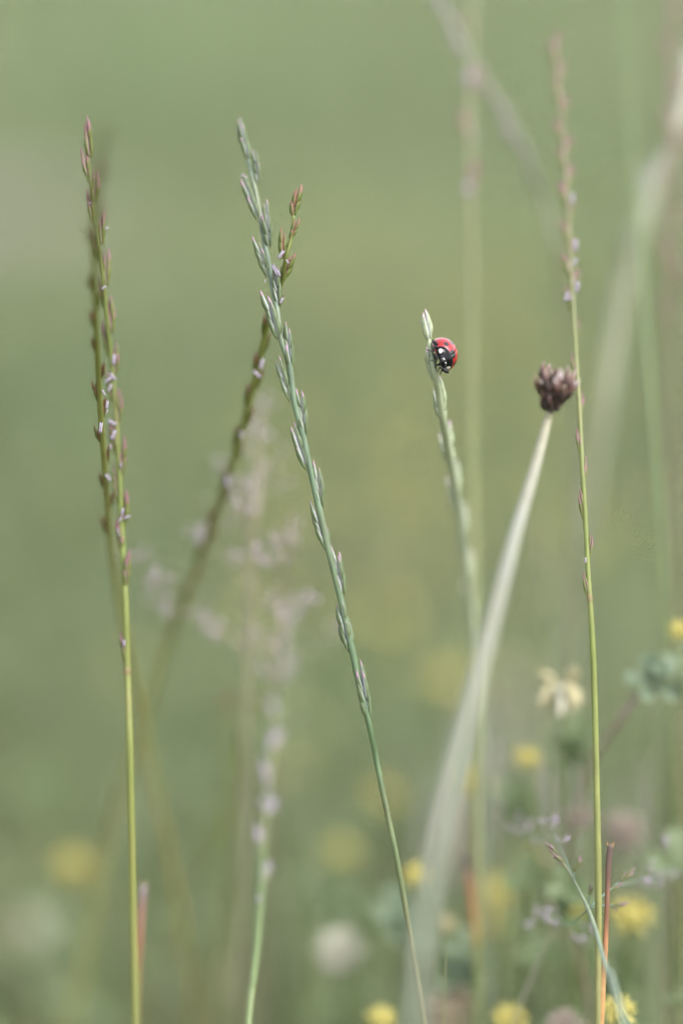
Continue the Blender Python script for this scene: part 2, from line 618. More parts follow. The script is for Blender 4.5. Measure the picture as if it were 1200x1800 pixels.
m, n, l, p, out = newmat('grass_blade')
geo = n.new('ShaderNodeNewGeometry')
c = ramp(n, l, geo.outputs['Random Per Island'], [(0, (.092, .146, .054)), (.35, (.130, .182, .079)), (.65, (.160, .200, .101)), (.84, (.192, .205, .125)), (.95, (.235, .218, .15))])
pn = noise(n, l, 1.9, detail=2)
c = mixc(n, l, 1.0, c, ramp(n, l, pn, [(.36, (.91, .99, .93)), (.5, (1, 1, 1)), (.64, (1.06, 1.02, 1.02))]), 'MULTIPLY')
finish(n, l, p, out, c, 0.5, 0.30, 0.3)
M['blade'] = m

N = 30000
xy = wedge(N, 0.72, 3.0)
blades_obj('turf_grass', xy, NP.uniform(.012, .05, N) * (0.8 + 0.15 * xy[:, 1]), NP.uniform(.0016, .0032, N), NP.uniform(.1, .9, N), M['blade'], 'short green turf growing between the flowers')
N = 42000
xy = wedge(N, 2.6, 9.0)
blades_obj('meadow_grass', xy, NP.uniform(.03, .11, N), NP.uniform(.003, .006, N), NP.uniform(.1, .8, N), M['blade'], 'soft green meadow grass receding behind the stalks')

# grey-pink seed heads of bent grass, in drifts
m, n, l, p, out = newmat('bent_grass_seed_head')
geo = n.new('ShaderNodeNewGeometry')
finish(n, l, p, out, ramp(n, l, geo.outputs['Random Per Island'], [(0, (.30, .26, .20)), (.5, (.30, .27, .25)), (1, (.36, .33, .32))]), 0.7, 0.25, 0.2)
M['bent'] = m


def drift(px, py, b, spread, count):
    c_ = W(px, py, b)
    d = depth(b)
    gx, gy = c_.x, c_.y
    xy_ = np.stack([NP.normal(gx, spread, count), NP.normal(gy, spread * 1.2, count)], 1)
    h_ = np.clip(c_.z, .03, .3) * NP.uniform(.7, 1.15, count)
    return xy_, h_


XY, H = [], []
for a in ((-12, 330, 262, .035, 230), (640, 240, 285, .07, 90), (650, 420, 278, .06, 60), (890, 1230, 120, .014, 18)):
    q, h = drift(*a)
    XY.append(q)
    H.append(h)
XY, H = np.concatenate(XY), np.concatenate(H)
blades_obj('bent_grass_drift', XY, H, NP.uniform(.003, .006, len(H)), NP.uniform(.05, .4, len(H)), M['bent'], 'grey-pink drifts of seeding bent grass far behind')

# ------------------------------------------------------------------ ryegrass stalks
TALL = 'ryegrass stalks standing in the meadow'
# the blue-green spike in the middle
C, sm = stem_of('ryegrass', 'tall blue-green ryegrass spike leaning left across the middle, pale lilac spikelets', 'grass stalk',
    [(431, 262, 7, 4), (438, 290, 6, 7), (450, 340, 5, 8), (458, 385, 4, 9), (466, 430, 3, 9), (476, 488, 2, 10), (486, 540, 1, 10), (494, 595, 0, 10), (509, 645, 0, 11), (516, 700, 0, 11),
     (531, 760, 0, 11), (545, 825, 0, 11), (560, 890, 0, 12), (577, 965, 0, 12), (597, 1045, 0, 12), (619, 1145, 0, 12), (630, 1200, 0, 11), (647, 1268, 0, 10), (660, 1330, 1, 10), (672, 1390, 1, 10),
     (690, 1475, 1, 10), (706, 1560, 2, 10), (722, 1650, 3, 9), (733, 1720, 4, 9), (745, 1800, 5, 9)], 'glaucous', TALL, 12)
for tip, base, side in (((418, 200), (437, 283), -1), ((425, 308), (453, 386), -1), ((446, 410), (471, 488), -1), ((465, 513), (490, 597), -1), ((485, 622), (511, 706), -1), ((511, 742), (540, 826), -1),
                        ((549, 883), (575, 968), -1), ((594, 1052), (615, 1146), -1),
                        ((447, 254), (455, 325), 1), ((465, 356), (473, 436), 1), ((482, 458), (490, 537), 1), ((503, 562), (511, 648), 1), ((524, 668), (536, 764), 1), ((553, 802), (565, 892), 1),
                        ((587, 954), (603, 1046), 1), ((629, 1164), (648, 1266), 1)):
    b = at_py(sm, base[1])[3]
    f = R.uniform(.93, 1.07)
    tip = (base[0] + (tip[0] - base[0]) * f + R.uniform(-1, 1) - side * 0.5, base[1] + (tip[1] - base[1]) * f)
    B_, T_ = W(*base, b), W(*tip, b)
    spikelet(C, B_, T_, 'f_glauc', 'f_glauc', True, R.choice((5, 6, 7)), R.uniform(.95, 1.15), R.uniform(-.35, .35), RT * side)
for q in ((430, 311, 6, 16, -1.1), (435, 346, 5, 10, .3), (484, 475, 1, 26, -.5), (466, 495, 1, 7, 0), (495, 529, 1, 14, .5), (490, 480, 1, 16, -.3)):
    anther(C, *q)

# left pair: the bronze-tipped spike that is sharp at its top
A, sm = stem_of('ryegrass', 'slender yellow-green ryegrass spike on the left with a sharp pinkish tip', 'grass stalk',
    [(157, 268, 3, 4), (160, 320, 3, 5), (166, 370, 4, 6), (173, 430, 4, 7), (182, 500, 5, 8), (189, 570, 6, 8), (198, 650, 7, 9), (205, 740, 7, 9), (211, 850, 7, 10), (215, 950, 7, 11), (221, 1060, 6, 12),
     (224, 1180, 6, 12), (228, 1300, 5, 13), (231, 1450, 6, 13), (234, 1600, 8, 14), (238, 1800, 10, 15)], 'yellowgreen', TALL)
for tip, base, side in (((151, 211), (160, 280), 1), ((145, 264), (158, 322), -1), ((171, 299), (167, 357), 1), ((155, 338), (165, 394), -1), ((179, 373), (180, 432), 1), ((162, 410), (173, 462), -1), ((187, 444), (188, 505), 1),
                        ((174, 490), (185, 546), -1), ((194, 528), (197, 587), 1), ((182, 572), (191, 628), -1), ((203, 608), (204, 662), 1), ((188, 652), (198, 708), -1), ((209, 688), (209, 745), 1),
                        ((194, 742), (204, 800), -1), ((216, 776), (214, 838), 1), ((200, 828), (209, 886), -1), ((221, 868), (218, 930), 1), ((206, 918), (214, 975), -1), ((226, 976), (222, 1035), 1), ((215, 1115), (223, 1175), -1)):
    b = at_py(sm, base[1])[3]
    tip = (base[0] + (tip[0] - base[0]) * .95, base[1] + (tip[1] - base[1]) * 1.22)
    spikelet(A, W(*base, b), W(*tip, b), 'f_pink', 'f_pink', True, 4, .85, R.uniform(-.3, .3), RT * side)
for q in ((201, 632, 7, 22, .1), (191, 668, 7, 18, .9), (199, 662, 7, 18, -.7), (194, 682, 7, 16, .4), (198, 743, 7, 20, -1.1), (200, 765, 7, 22, .4), (195, 786, 7, 12, 0), (216, 900, 7, 16, .2), (224, 909, 7, 14, 1.2),
          (212, 913, 7, 12, .5), (210, 936, 7, 18, -.2), (219, 1130, 6, 14, 0), (160, 357, 4, 7, 1.2), (183, 506, 5, 12, .9), (188, 402, 4, 10, 1.2), (213, 818, 7, 10, 0)):
    anther(A, *q)

node(A, sm, 1176, 'node', 1.12)
A2, sm = stem_of('ryegrass', 'olive-green ryegrass spike crossing in front of the bronze-tipped one on the left', 'grass stalk',
    [(184, 215, -52, 5), (176, 300, -40, 9), (170, 370, -32, 11), (167, 430, -26, 11), (167, 500, -18, 11), (170, 590, -10, 11), (174, 670, -3, 11), (178, 740, 1, 11), (184, 820, 6, 11), (190, 900, 12, 11), (198, 980, 18, 11),
     (210, 1060, 24, 12), (228, 1150, 30, 13), (248, 1250, 36, 14), (272, 1380, 43, 15), (298, 1510, 49, 16), (322, 1640, 54, 16), (345, 1800, 60, 17)], 'olive', TALL)
auto_spikelets(A2, sm, 262, 600, 36, 64, 'f_brown', False, 4, 6, 0.8, 0.5)
auto_spikelets(A2, sm, 622, 960, 42, 58, 'f_brown', True, 4, 7, 0.75, 0.4, start=-1)
for q in ((183, 690, -2, 12, -.5), (189, 712, -1, 17, .15), (178, 752, 1, 22, .1), (190, 838, 7, 20, -.6), (189, 724, 0, 9, .4), (164, 541, -12, 10, 0)):
    anther(A2, *q)

B_, sm = stem_of('ryegrass', 'bronze-tipped olive ryegrass spike leaning right behind the blue-green one', 'grass stalk',
    [(516, 378, 0, 5), (511, 421, 0, 6), (502, 455, 0, 7), (495, 495, 2, 8), (484, 530, 4, 9), (472, 565, 6, 10), (462, 605, 8, 11), (452, 650, 10, 11), (442, 690, 12, 12), (432, 730, 14, 12), (418, 780, 17, 12),
     (401, 835, 20, 12), (386, 880, 23, 13), (366, 940, 27, 13), (345, 1000, 31, 13), (322, 1060, 35, 14), (300, 1120, 39, 14), (278, 1190, 43, 14), (258, 1260, 47, 14), (232, 1340, 50, 15), (200, 1450, 54, 15), (165, 1600, 58, 16), (125, 1800, 62, 17)], 'olive', TALL)
for tip, base, side in (((525, 320), (515, 381), 1), ((524, 380), (510, 422), 1), ((499, 396), (496, 456), -1), ((516, 440), (494, 497), 1), ((492, 470), (488, 512), -1)):
    b = at_py(sm, base[1])[3]
    spikelet(B_, W(*base, b), W(*tip, b), 'f_brown', 'f_brown', True, 4, 1.2, R.uniform(-.3, .3), RT * side)
auto_spikelets(B_, sm, 560, 1130, 34, 62, 'f_brown', False, 4, 6, 0.8, 0.6)
for q in ((494, 448, 0, 20, .6), (505, 460, 0, 10, -.6), (452, 658, 9, 20, -.8), (460, 640, 9, 22, .3), (400, 845, 20, 26, 0), (350, 945, 27, 30, .2), (425, 765, 15, 16, .2)):
    anther(B_, *q)

# the one the ladybird sits on
D, sm = stem_of('ryegrass', 'pale grey-green ryegrass spike that the ladybird clings to', 'grass stalk',
    [(748, 570, 2, 6), (754, 600, 1, 8), (759, 632, 0, 9), (765, 662, 0, 11), (771, 695, 2, 12), (777, 735, 4, 13), (785, 780, 8, 14), (794, 830, 12, 14), (803, 880, 16, 15), (811, 940, 20, 15), (820, 1010, 24, 15), (828, 1080, 28, 15),
     (835, 1150, 31, 15), (841, 1250, 34, 15), (846, 1400, 38, 14), (848, 1600, 42, 14), (850, 1800, 46, 14)], 'pale_glaucous', TALL, 12)
for tip, base, side, wd in (((743, 541), (754, 600), 1, 1.0), ((749, 607), (762, 668), -1, 1.0), ((772, 655), (780, 722), 1, 0.85), ((760, 676), (779, 745), -1, .95), ((788, 730), (789, 798), 1, .9), ((772, 750), (792, 822), -1, .9),
                            ((803, 800), (803, 872), 1, .95), ((783, 835), (806, 905), -1, .95), ((818, 880), (813, 950), 1, .95), ((800, 925), (817, 990), -1, .95), ((833, 960), (823, 1030), 1, .9), ((815, 1020), (830, 1090), -1, .9)):
    b = at_py(sm, base[1])[3]
    ax_ = at_py(sm, max(tip[1], 572))[0] - CAM
    ax_ = 600 + ax_.dot(RT) / ax_.dot(AX) * 6000
    tip = (tip[0] + (ax_ - tip[0]) * .4, tip[1])
    spikelet(D, W(*base, b), W(*tip, b), 'f_pale', 'f_pale', True, 4, wd * 1.35, R.uniform(-.3, .3), RT * side)
anther(D, 740, 566, 2, 9, -1.0)

# right side
Fr, sm = stem_of('ryegrass', 'upright straw-green ryegrass stalk right of the ladybird, brown spike above', 'grass stalk',
    [(974, 80, 25, 7), (980, 140, 24, 8), (986, 210, 22, 9), (992, 290, 19, 9), (996, 350, 17, 9), (1000, 430, 14, 9), (1004, 500, 11, 9), (1008, 570, 9, 9), (1013, 650, 6, 9), (1018, 730, 4, 9), (1023, 830, 2, 9), (1029, 930, 1, 9),
     (1033, 1010, 0, 9), (1039, 1100, -1, 10), (1044, 1220, -1, 11), (1047, 1350, -1, 11), (1050, 1500, -1, 12), (1051, 1650, 0, 12), (1050, 1800, 0, 12)], 'rightgreen', TALL, 12)
auto_spikelets(Fr, sm, 96, 560, 31, 60, 'f_pink', False, 4, 9, 1.0, 0.3)
auto_spikelets(Fr, sm, 600, 1050, 62, 56, 'f_pink', True, 3, 7, 0.8, 0.3)
node(Fr, sm, 1046, 'node', 1.12)
for q in ((1005, 350, 16, 22, .1), (1010, 432, 14, 26, 0), (1008, 462, 13, 20, .4), (1013, 505, 11, 24, .2), (994, 522, 10, 20, .3), (1000, 525, 10, 14, 1.2), (1028, 985, 0, 12, 0)):
    anther(Fr, *q)

G, sm = stem_of('ryegrass', 'soft upright yellow-green stalk rising straight up just right of the ladybird', 'grass stalk',
    [(834, -90, 54, 6), (829, 40, 46, 9), (826, 140, 42, 9), (825, 250, 39, 9), (826, 340, 37, 10), (828, 450, 36, 12), (828, 600, 35, 12), (829, 750, 34, 12), (832, 900, 33, 12), (835, 1000, 32, 12), (838, 1200, 30, 12), (838, 1400, 30, 12), (840, 1600, 31, 12), (842, 1800, 33, 12)], 'soft_yellow', TALL)
auto_spikelets(G, sm, -20, 420, 92, 100, 'f_pink', False, 4, 6, 0.8, 0.3)
for q in ((823, 138, 42, 32, .1), (826, 150, 42, 26, .4), (823, 335, 37, 30, -.2), (826, 235, 40, 20, 0), (835, 240, 40, 16, .8)):
    anther(G, *q)

H_, sm = stem_of('ryegrass', 'drooping greyish ryegrass spike slanting in from the top edge', 'grass stalk',
    [(742, -60, 46, 12), (790, 40, 45, 13), (825, 105, 44, 14), (870, 175, 44, 14), (905, 240, 44, 13), (935, 305, 45, 11), (958, 365, 46, 8), (976, 430, 44, 7), (990, 520, 48, 7), (1002, 660, 52, 7), (1012, 900, 55, 9), (1020, 1200, 57, 10), (1026, 1500, 60, 10), (1030, 1800, 62, 10)], 'greyish', TALL)
auto_spikelets(H_, sm, -20, 350, 40, 62, 'f_grey', False, 4, 8, 0.8, 0.3)

I_, sm = stem_of('ryegrass', 'broad pale stalk slanting up to the right edge, very soft', 'grass stalk',
    [(1222, 110, 52, 18), (1192, 220, 52, 28), (1150, 320, 53, 30), (1122, 400, 54, 31), (1098, 490, 56, 30), (1078, 590, 58, 30), (1062, 700, 60, 29), (1046, 800, 63, 28), (1022, 950, 68, 20), (996, 1100, 74, 17), (970, 1300, 82, 15), (950, 1500, 88, 14), (938, 1640, 92, 14)], 'pale_stalk', TALL)
auto_spikelets(I_, sm, 120, 520, 50, 84, 'f_pale', False, 4, 9, 1.2, 0.3)

stem_of('ryegrass', 'green stalk curving gently down the right edge', 'grass stalk',
    [(1092, -40, 52, 5), (1104, 150, 46, 6), (1116, 350, 40, 8), (1128, 500, 36, 9), (1140, 650, 33, 10), (1150, 800, 31, 10), (1161, 950, 30, 11), (1171, 1100, 30, 11), (1181, 1300, 32, 12), (1188, 1500, 36, 14), (1193, 1800, 42, 14)], 'soft_green', TALL)
K_, sm = stem_of('ryegrass', 'brownish spike standing upright at the very right edge', 'grass stalk',
    [(1178, -80, 50, 7), (1180, 100, 48, 9), (1180, 300, 47, 9), (1178, 500, 46, 9), (1180, 700, 46, 9), (1184, 900, 46, 9), (1188, 1200, 48, 10), (1194, 1500, 52, 10), (1199, 1800, 56, 10)], 'soft_brown', TALL)
auto_spikelets(K_, sm, -40, 640, 60, 88, 'f_pink', False, 4, 8, 0.8, 0.3)

M_, sm = stem_of('ryegrass', 'short pale ryegrass spike with lilac flecks rising left of the white clover', 'grass stalk',
    [(502, 1080, 54, 5), (497, 1150, 48, 6), (488, 1230, 42, 7), (478, 1310, 36, 8), (471, 1380, 32, 8), (465, 1450, 27, 9), (461, 1520, 23, 10), (457, 1590, 18, 11), (452, 1660, 14, 12), (444, 1730, 10, 13), (436, 1800, 7, 13)], 'soft_green', TALL)
auto_spikelets(M_, sm, 1090, 1600, 56, 74, 'f_lilac', False, 4, 8, 0.9, 0.3)
for q in ((475, 1312, 36, 34, .2), (480, 1290, 36, 20, .2), (470, 1370, 32, 26, .3), (462, 1412, 30, 24, 0), (474, 1395, 30, 18, .2), (464, 1462, 27, 24, .1), (455, 1580, 18, 18, .2)):
    anther(M_, *q)

# ------------------------------------------------------------------ loose panicles
def cluster(root, cx, cy, b, n_, spread, L, mat, nf=3, width=1.1):
    for _ in range(n_):
        px, py = R.gauss(cx, spread), R.gauss(cy, spread)
        bb = b + R.uniform(-4, 4)
        a = R.uniform(-1.0, 1.0)
        z = UP * math.cos(a) + RT * math.sin(a) - AX * R.uniform(-.4, .4)
        base = W(px, py, bb)
        spikelet(root, base, base + z * L * R.uniform(.8, 1.2) * pxm(bb), mat, mat, False, nf, width, R.uniform(0, 6), RT)


def branch(root, pts, mat):
    sm_ = catmull(px_path(pts), 4)
    tube('branch', [q[:3] for q in sm_], [max(q[3], 4e-5) for q in sm_], M[mat], root, root.location, 5)


P1, sm = stem_of('bent_grass', 'hazy pinkish open panicle of bent grass behind the olive spike', 'grass panicle',
    [(455, 705, 42, 3), (452, 780, 40, 4), (446, 880, 38, 5), (440, 990, 37, 6), (436, 1100, 37, 7), (433, 1250, 38, 8), (428, 1450, 40, 9), (420, 1650, 44, 10), (414, 1800, 47, 10)], 'purple_stem')
for (cx, cy, n_, sp, b) in ((460, 725, 4, 10, 42), (440, 770, 5, 14, 42), (470, 790, 5, 16, 40), (395, 820, 3, 14, 44), (460, 840, 6, 14, 40), (430, 862, 8, 13, 34), (430, 905, 5, 10, 28), (410, 885, 3, 12, 36),
                            (455, 865, 5, 14, 40), (350, 942, 3, 8, 34), (375, 915, 3, 14, 40)):
    bx, by, bb = cx, cy, b
    c_, t_, r_, b_ = at_py(sm, cy + 60)
    vv = c_ - CAM
    qx = 600 + vv.dot(RT) / vv.dot(AX) * 6000
    branch(P1, [(qx, cy + 60, b_, 3), ((qx + cx) / 2, cy + 36, (b + b_) / 2, 2.5), (cx, cy, b, 2)], 'purple_stem')
    cluster(P1, cx, cy, b * .82, n_ + 2, sp * 1.15, 18, 'f_haze', 3, 1.1)
P2, sm = stem_of('bent_grass', 'wide hazy panicle with lilac-grey tufts spreading low between the spikes', 'grass panicle',
    [(505, 960, 40, 3), (498, 1020, 40, 5), (492, 1100, 41, 6), (488, 1200, 43, 8), (482, 1350, 46, 9), (474, 1550, 51, 9), (468, 1740, 55, 9)], 'purple_stem')
for (cx, cy, n_, sp, b) in ((500, 950, 7, 14, 36), (525, 945, 4, 12, 38), (450, 990, 5, 10, 30), (480, 985, 6, 12, 34), (545, 1060, 6, 11, 36), (570, 1115, 4, 12, 44), (490, 1070, 6, 16, 40), (505, 1080, 4, 14, 42), (405, 995, 3, 12, 40),
                            (495, 1140, 6, 18, 46), (480, 1180, 4, 18, 46), (460, 1120, 4, 14, 44), (375, 1107, 6, 13, 36), (355, 1085, 3, 12, 40), (285, 1010, 5, 10, 30), (245, 975, 5, 14, 40), (298, 1068, 5, 11, 34), (262, 1040, 3, 12, 44)):
    c_, t_, r_, b_ = at_py(sm, min(cy + 70, 1240))
    vv = c_ - CAM
    qx = 600 + vv.dot(RT) / vv.dot(AX) * 6000
    branch(P2, [(qx, min(cy + 70, 1240), b_, 3), ((qx * .5 + cx * .5), cy + 42, (b + b_) / 2, 2.5), (cx, cy, b, 2)], 'purple_stem')
    cluster(P2, cx, cy, b * .82, n_ + 2, sp * 1.15, 18, 'f_haze', 3, 1.1)
# small meadow-grass panicle bottom right
N_, sm = stem_of('meadow_grass_panicle', 'small open meadow-grass panicle on a blue-green stem beside the dry brown stalk', 'grass panicle',
    [(974, 1496, 4, 2.5), (990, 1518, 3, 3.5), (1008, 1548, 2, 4.5), (1022, 1575, 0, 6), (1033, 1598, -2, 7), (1046, 1635, -4, 8), (1056, 1672, -7, 8), (1066, 1705, -11, 9), (1078, 1742, -16, 11), (1096, 1800, -22, 12)], 'poa', None, 10)
for bp in ([(974, 1496, 4, 2.5), (966, 1488, 4, 2)], [(985, 1514, 3, 2), (975, 1508, 3, 2)], [(1008, 1548, 2, 2.5), (1008, 1535, 2, 2), (1012, 1526, 2, 2)], [(1033, 1598, 0, 3), (1034, 1584, 0, 2.5), (1036, 1572, 0, 2)],
           [(1033, 1598, 0, 3), (1052, 1580, 2, 2.5), (1074, 1562, 4, 2.5), (1092, 1545, 6, 2)], [(1033, 1598, 0, 3), (1055, 1592, 3, 2.5), (1078, 1592, 6, 2)], [(1033, 1598, 0, 3), (1020, 1610, 4, 2.5), (1006, 1625, 8, 2.5), (1000, 1640, 9, 2)],
           [(1006, 1625, 8, 2), (975, 1622, 14, 2), (950, 1620, 18, 2)], [(1008, 1548, 2, 2), (985, 1490, 8, 2), (966, 1458, 12, 2)], [(1074, 1562, 4, 2), (1120, 1548, 14, 2), (1160, 1545, 18, 2)], [(985, 1500, 6, 2), (940, 1475, 18, 2), (915, 1462, 22, 2)]):
    branch(N_, bp, 'poa')
for tip, base, b, wd in (((956, 1477), (979, 1504), 3, 1.7), ((966, 1501), (988, 1515), 2, 1.6), ((1023, 1501), (1008, 1532), 2, 1.6), ((1038, 1550), (1036, 1574), 0, 1.8), ((1118, 1525), (1088, 1549), 5, 1.5), ((1096, 1552), (1068, 1566), 4, 1.5),
                         ((1108, 1587), (1078, 1594), 6, 1.5), ((1088, 1602), (1072, 1592), 6, 1.6), ((995, 1652), (1004, 1628), 8, 1.5), ((980, 1500), (990, 1524), 2, 1.5)):
    spikelet(N_, W(*base, b), W(*tip, b), 'f_poa', 'f_poa', True, 3, wd * .75, R.uniform(-1, 1), RT)
for q in ((964, 1452, 12, 5, 7, 20), (988, 1482, 12, 2, 5, 16), (912, 1460, 24, 7, 11, 20), (945, 1622, 18, 7, 9, 20), (972, 1618, 16, 5, 9, 20), (1160, 1492, 18, 3, 6, 20), (1168, 1545, 18, 5, 10, 20), (1138, 1560, 16, 5, 8, 20), (1035, 1645, 18, 3, 7, 18), (1012, 1660, 14, 3, 8, 16)):
    cluster(N_, q[0], q[1], q[2], q[3] + 1, q[4], q[5] + 4, 'f_lilac', 3, 1.0)

# ------------------------------------------------------------------ dried stubs
def stub(label, pts, mat, ragged=True):
    r, sm_ = stem_of('dry_stalk', label, 'dry stalk', pts, mat, None, 9, 6, 0.55, 'blade')
    q = Vector(sm_[0][:3])
    if ragged:                                # torn fibres at the cut end
        s_ = sm_[0][3]
        for k in range(4):
            o = RT * (k - 1.5) * s_ * 0.5
            tube('fibre', [q + o - UP * s_, q + o * 1.5 + UP * s_ * R.uniform(.2, 1.4)], [s_ * .3, s_ * .12], M[mat], r, r.location, 5)
    return r


stub('thin orange-brown broken stalk with a dark torn top, beside the straw-green stalk', [(1072, 1486, 0, 11), (1069, 1515, 0, 11), (1067, 1560, 0, 9), (1065, 1620, 0, 9), (1062, 1680, 0, 10), (1058, 1730, 0, 12), (1054, 1800, 0, 14)], 'dry')
stub('soft orange stub with a charred-looking tip behind the yellow flowers', [(816, 1496, 28, 12), (820, 1520, 28, 13), (826, 1560, 28, 13), (832, 1620, 29, 13), (837, 1700, 31, 12), (840, 1800, 33, 12)], 'dry_orange')
stub('reddish dry stub close behind the yellow-green stalk at lower left', [(253, 1556, 18, 12), (250, 1590, 18, 11), (247, 1640, 18, 10), (243, 1720, 19, 8), (241, 1800, 20, 7)], 'dry_red')

# ------------------------------------------------------------------ withered clover head
E, sm = stem_of('clover', 'withered dark clover head on a thick pale stem that curves down towards the viewer', 'clover',
    [(969, 712, -8, 9), (965, 728, -8, 14), (960, 745, -8, 16), (950, 785, -10, 18), (935, 840, -13, 20), (917, 900, -17, 22), (900, 960, -22, 23), (882, 1030, -27, 25), (866, 1090, -31, 26), (850, 1150, -35, 28), (833, 1220, -40, 27), (815, 1290, -44, 26),
     (797, 1360, -48, 25), (780, 1430, -52, 25), (765, 1510, -57, 24), (750, 1600, -62, 24), (738, 1690, -66, 24), (728, 1800, -70, 24)], 'clover_stem', None, 14)
V, F = floret_geo(0.085, 0.085, 0.03, 7)
wm = mesh_from('withered_floret', V, F, M['withered'])
hb = W(966, 728, -8)
hz = (W(978, 655, -8) - hb).normalized()
hx = hz.cross(-AX).normalized()
hy = hz.cross(hx)
u_ = pxm(-8)
V, F = floret_geo(0.13, 0.11, 0.06, 6)
wm2 = mesh_from('withered_calyx', V, F, M['withered'])
hc = hb + hz * u_ * 31
for k in range(170):
    zz_ = 1 - 1.92 * (k + .5) / 170
    a = k * 2.39996 + R.uniform(-.2, .2)
    rr_ = math.sqrt(max(0, 1 - zz_ * zz_))
    nrm = hx * math.cos(a) * rr_ + hy * math.sin(a) * rr_ + hz * zz_
    if R.random() < .06:
        continue
    wide = 22 + 5 * zz_
    low = max(0.0, min(1.0, .25 - zz_))
    start = hc + ((hx * math.cos(a) + hy * math.sin(a)) * rr_ * wide + hz * zz_ * (27 + 8 * low)) * u_ * R.uniform(.55, 1.08)
    dirv = (nrm * R.uniform(.35, .9) * (1 - .75 * low) + hz * (.8 + .5 * low) + Vector((R.uniform(-.5, .6), R.uniform(-.5, .5), R.uniform(-.5, .5))) * (1 - .5 * low)).normalized()
    L = u_ * R.choice((R.uniform(14, 26), R.uniform(22, 42))) * (1.15 if zz_ > .2 else 1.0)
    link('floret', wm if k % 3 else wm2, E, place(start - E.location, dirv, nrm + Vector((.01, .02, .03)), (L * 1.3, L * 1.3, L)))

# ------------------------------------------------------------------ flowers and trefoil leaves
def leaflet_geo(base=0, off=Matrix.Identity(4)):
    rows = [(0, .04, 0), (.25, .22, .02), (.5, .36, .05), (.75, .42, .05), (.93, .26, .03), (.97, .02, .03)]
    V, F = [], []
    for y, w_, z in rows:
        V += [off @ Vector((-w_, y, z + w_ * .35)), off @ Vector((0, y, z)), off @ Vector((w_, y, z + w_ * .35))]
    for i in range(len(rows) - 1):
        for k in range(2):
            a = base + i * 3 + k
            F.append((a, a + 1, a + 4, a + 3))
    return V, F


def trefoil_mesh(mat):
    k = ('t', mat)
    if k not in _c:
        V, F = [], []
        for a in (-115, 0, 115):
            v, f = leaflet_geo(len(V), Matrix.Rotation(rad(a), 4, 'Z') @ Matrix.Rotation(rad(18), 4, 'X'))
            V += v
            F += f
        _c[k] = mesh_from('trefoil', V, F, M[mat])
    return _c[k]


def petal_head_mesh(mat, n_=34, length=.62, wid=.17, seed=1):
    """a round head of many small keeled petals, unit radius"""
    k = ('h', mat, n_, seed)
    if k not in _c:
        rr = random.Random(seed)
        V, F = ellipsoid_geo((0, 0, 0), (.45, .45, .45), 8, 5)
        for i in range(n_):
            z = 1 - 1.75 * (i + .5) / n_
            a = i * 2.39996
            d = Vector((math.sqrt(max(0, 1 - z * z)) * math.cos(a), math.sqrt(max(0, 1 - z * z)) * math.sin(a), z))
            dd = (d + Vector((0, 0, .25)) + Vector((rr.uniform(-.1, .1), rr.uniform(-.1, .1), 0))).normalized()
            x = dd.orthogonal()
            v, f = floret_geo(wid, wid * .8, .1, 5, len(V), place(d * .36, dd, x, length * rr.uniform(.85, 1.15)))
            V += v
            F += f
        _c[k] = mesh_from('flower_head', V, F, M[mat])
    return _c[k]


def flower(name, label, cat, px, py, b, size, mat, group=None, leaves=2, squash=.85, n_=34):
    while W(px, py, b).z < 0.012 and b > 20:
        b -= 4
    c_ = W(px, py, b)
    lean = Vector((R.uniform(-.25, .25), R.uniform(-.1, .35), 0)) * c_.z
    gnd_ = Vector((c_.x + lean.x, c_.y + lean.y, 0))
    root = thing(name, label, cat, gnd_, group)
    r_ = size * 1.42 * pxm(b) / 2
    mid = (gnd_ + c_) / 2 + lean * .12
    path = catmull([tuple(gnd_ - Vector((0, 0, .003))), tuple(mid), tuple(c_)], 6)
    sr = max(.0005, r_ * .13)
    tube('stem', path, [sr] * len(path), M['soft_green'], root, gnd_, 6)
    ax_ = (c_ - mid).normalized() + Vector((R.uniform(-.3, .3), R.uniform(-.5, .1), .2))
    link('flower_head', petal_head_mesh(mat, n_, seed=R.randint(1, 3)), root, place(c_ - gnd_, ax_, RT, (r_, r_, r_ * squash)))
    for k in range(leaves):
        t = R.uniform(.25, .8)
        q = gnd_.lerp(c_, t) + lean * .1
        a = R.uniform(0, 6.28)
        o = Vector((math.cos(a), math.sin(a), .3)) * R.uniform(.004, .010)
        tube('leaf_stalk', [q, q + o], [.0003, .0003], M['soft_green'], root, gnd_, 5)
        lf = link('leaf', trefoil_mesh('leaf'), root, place(q + o - gnd_, Vector((R.uniform(-.4, .4), R.uniform(-.8, .1), 1)), RT, R.uniform(.005, .009)))
    return root


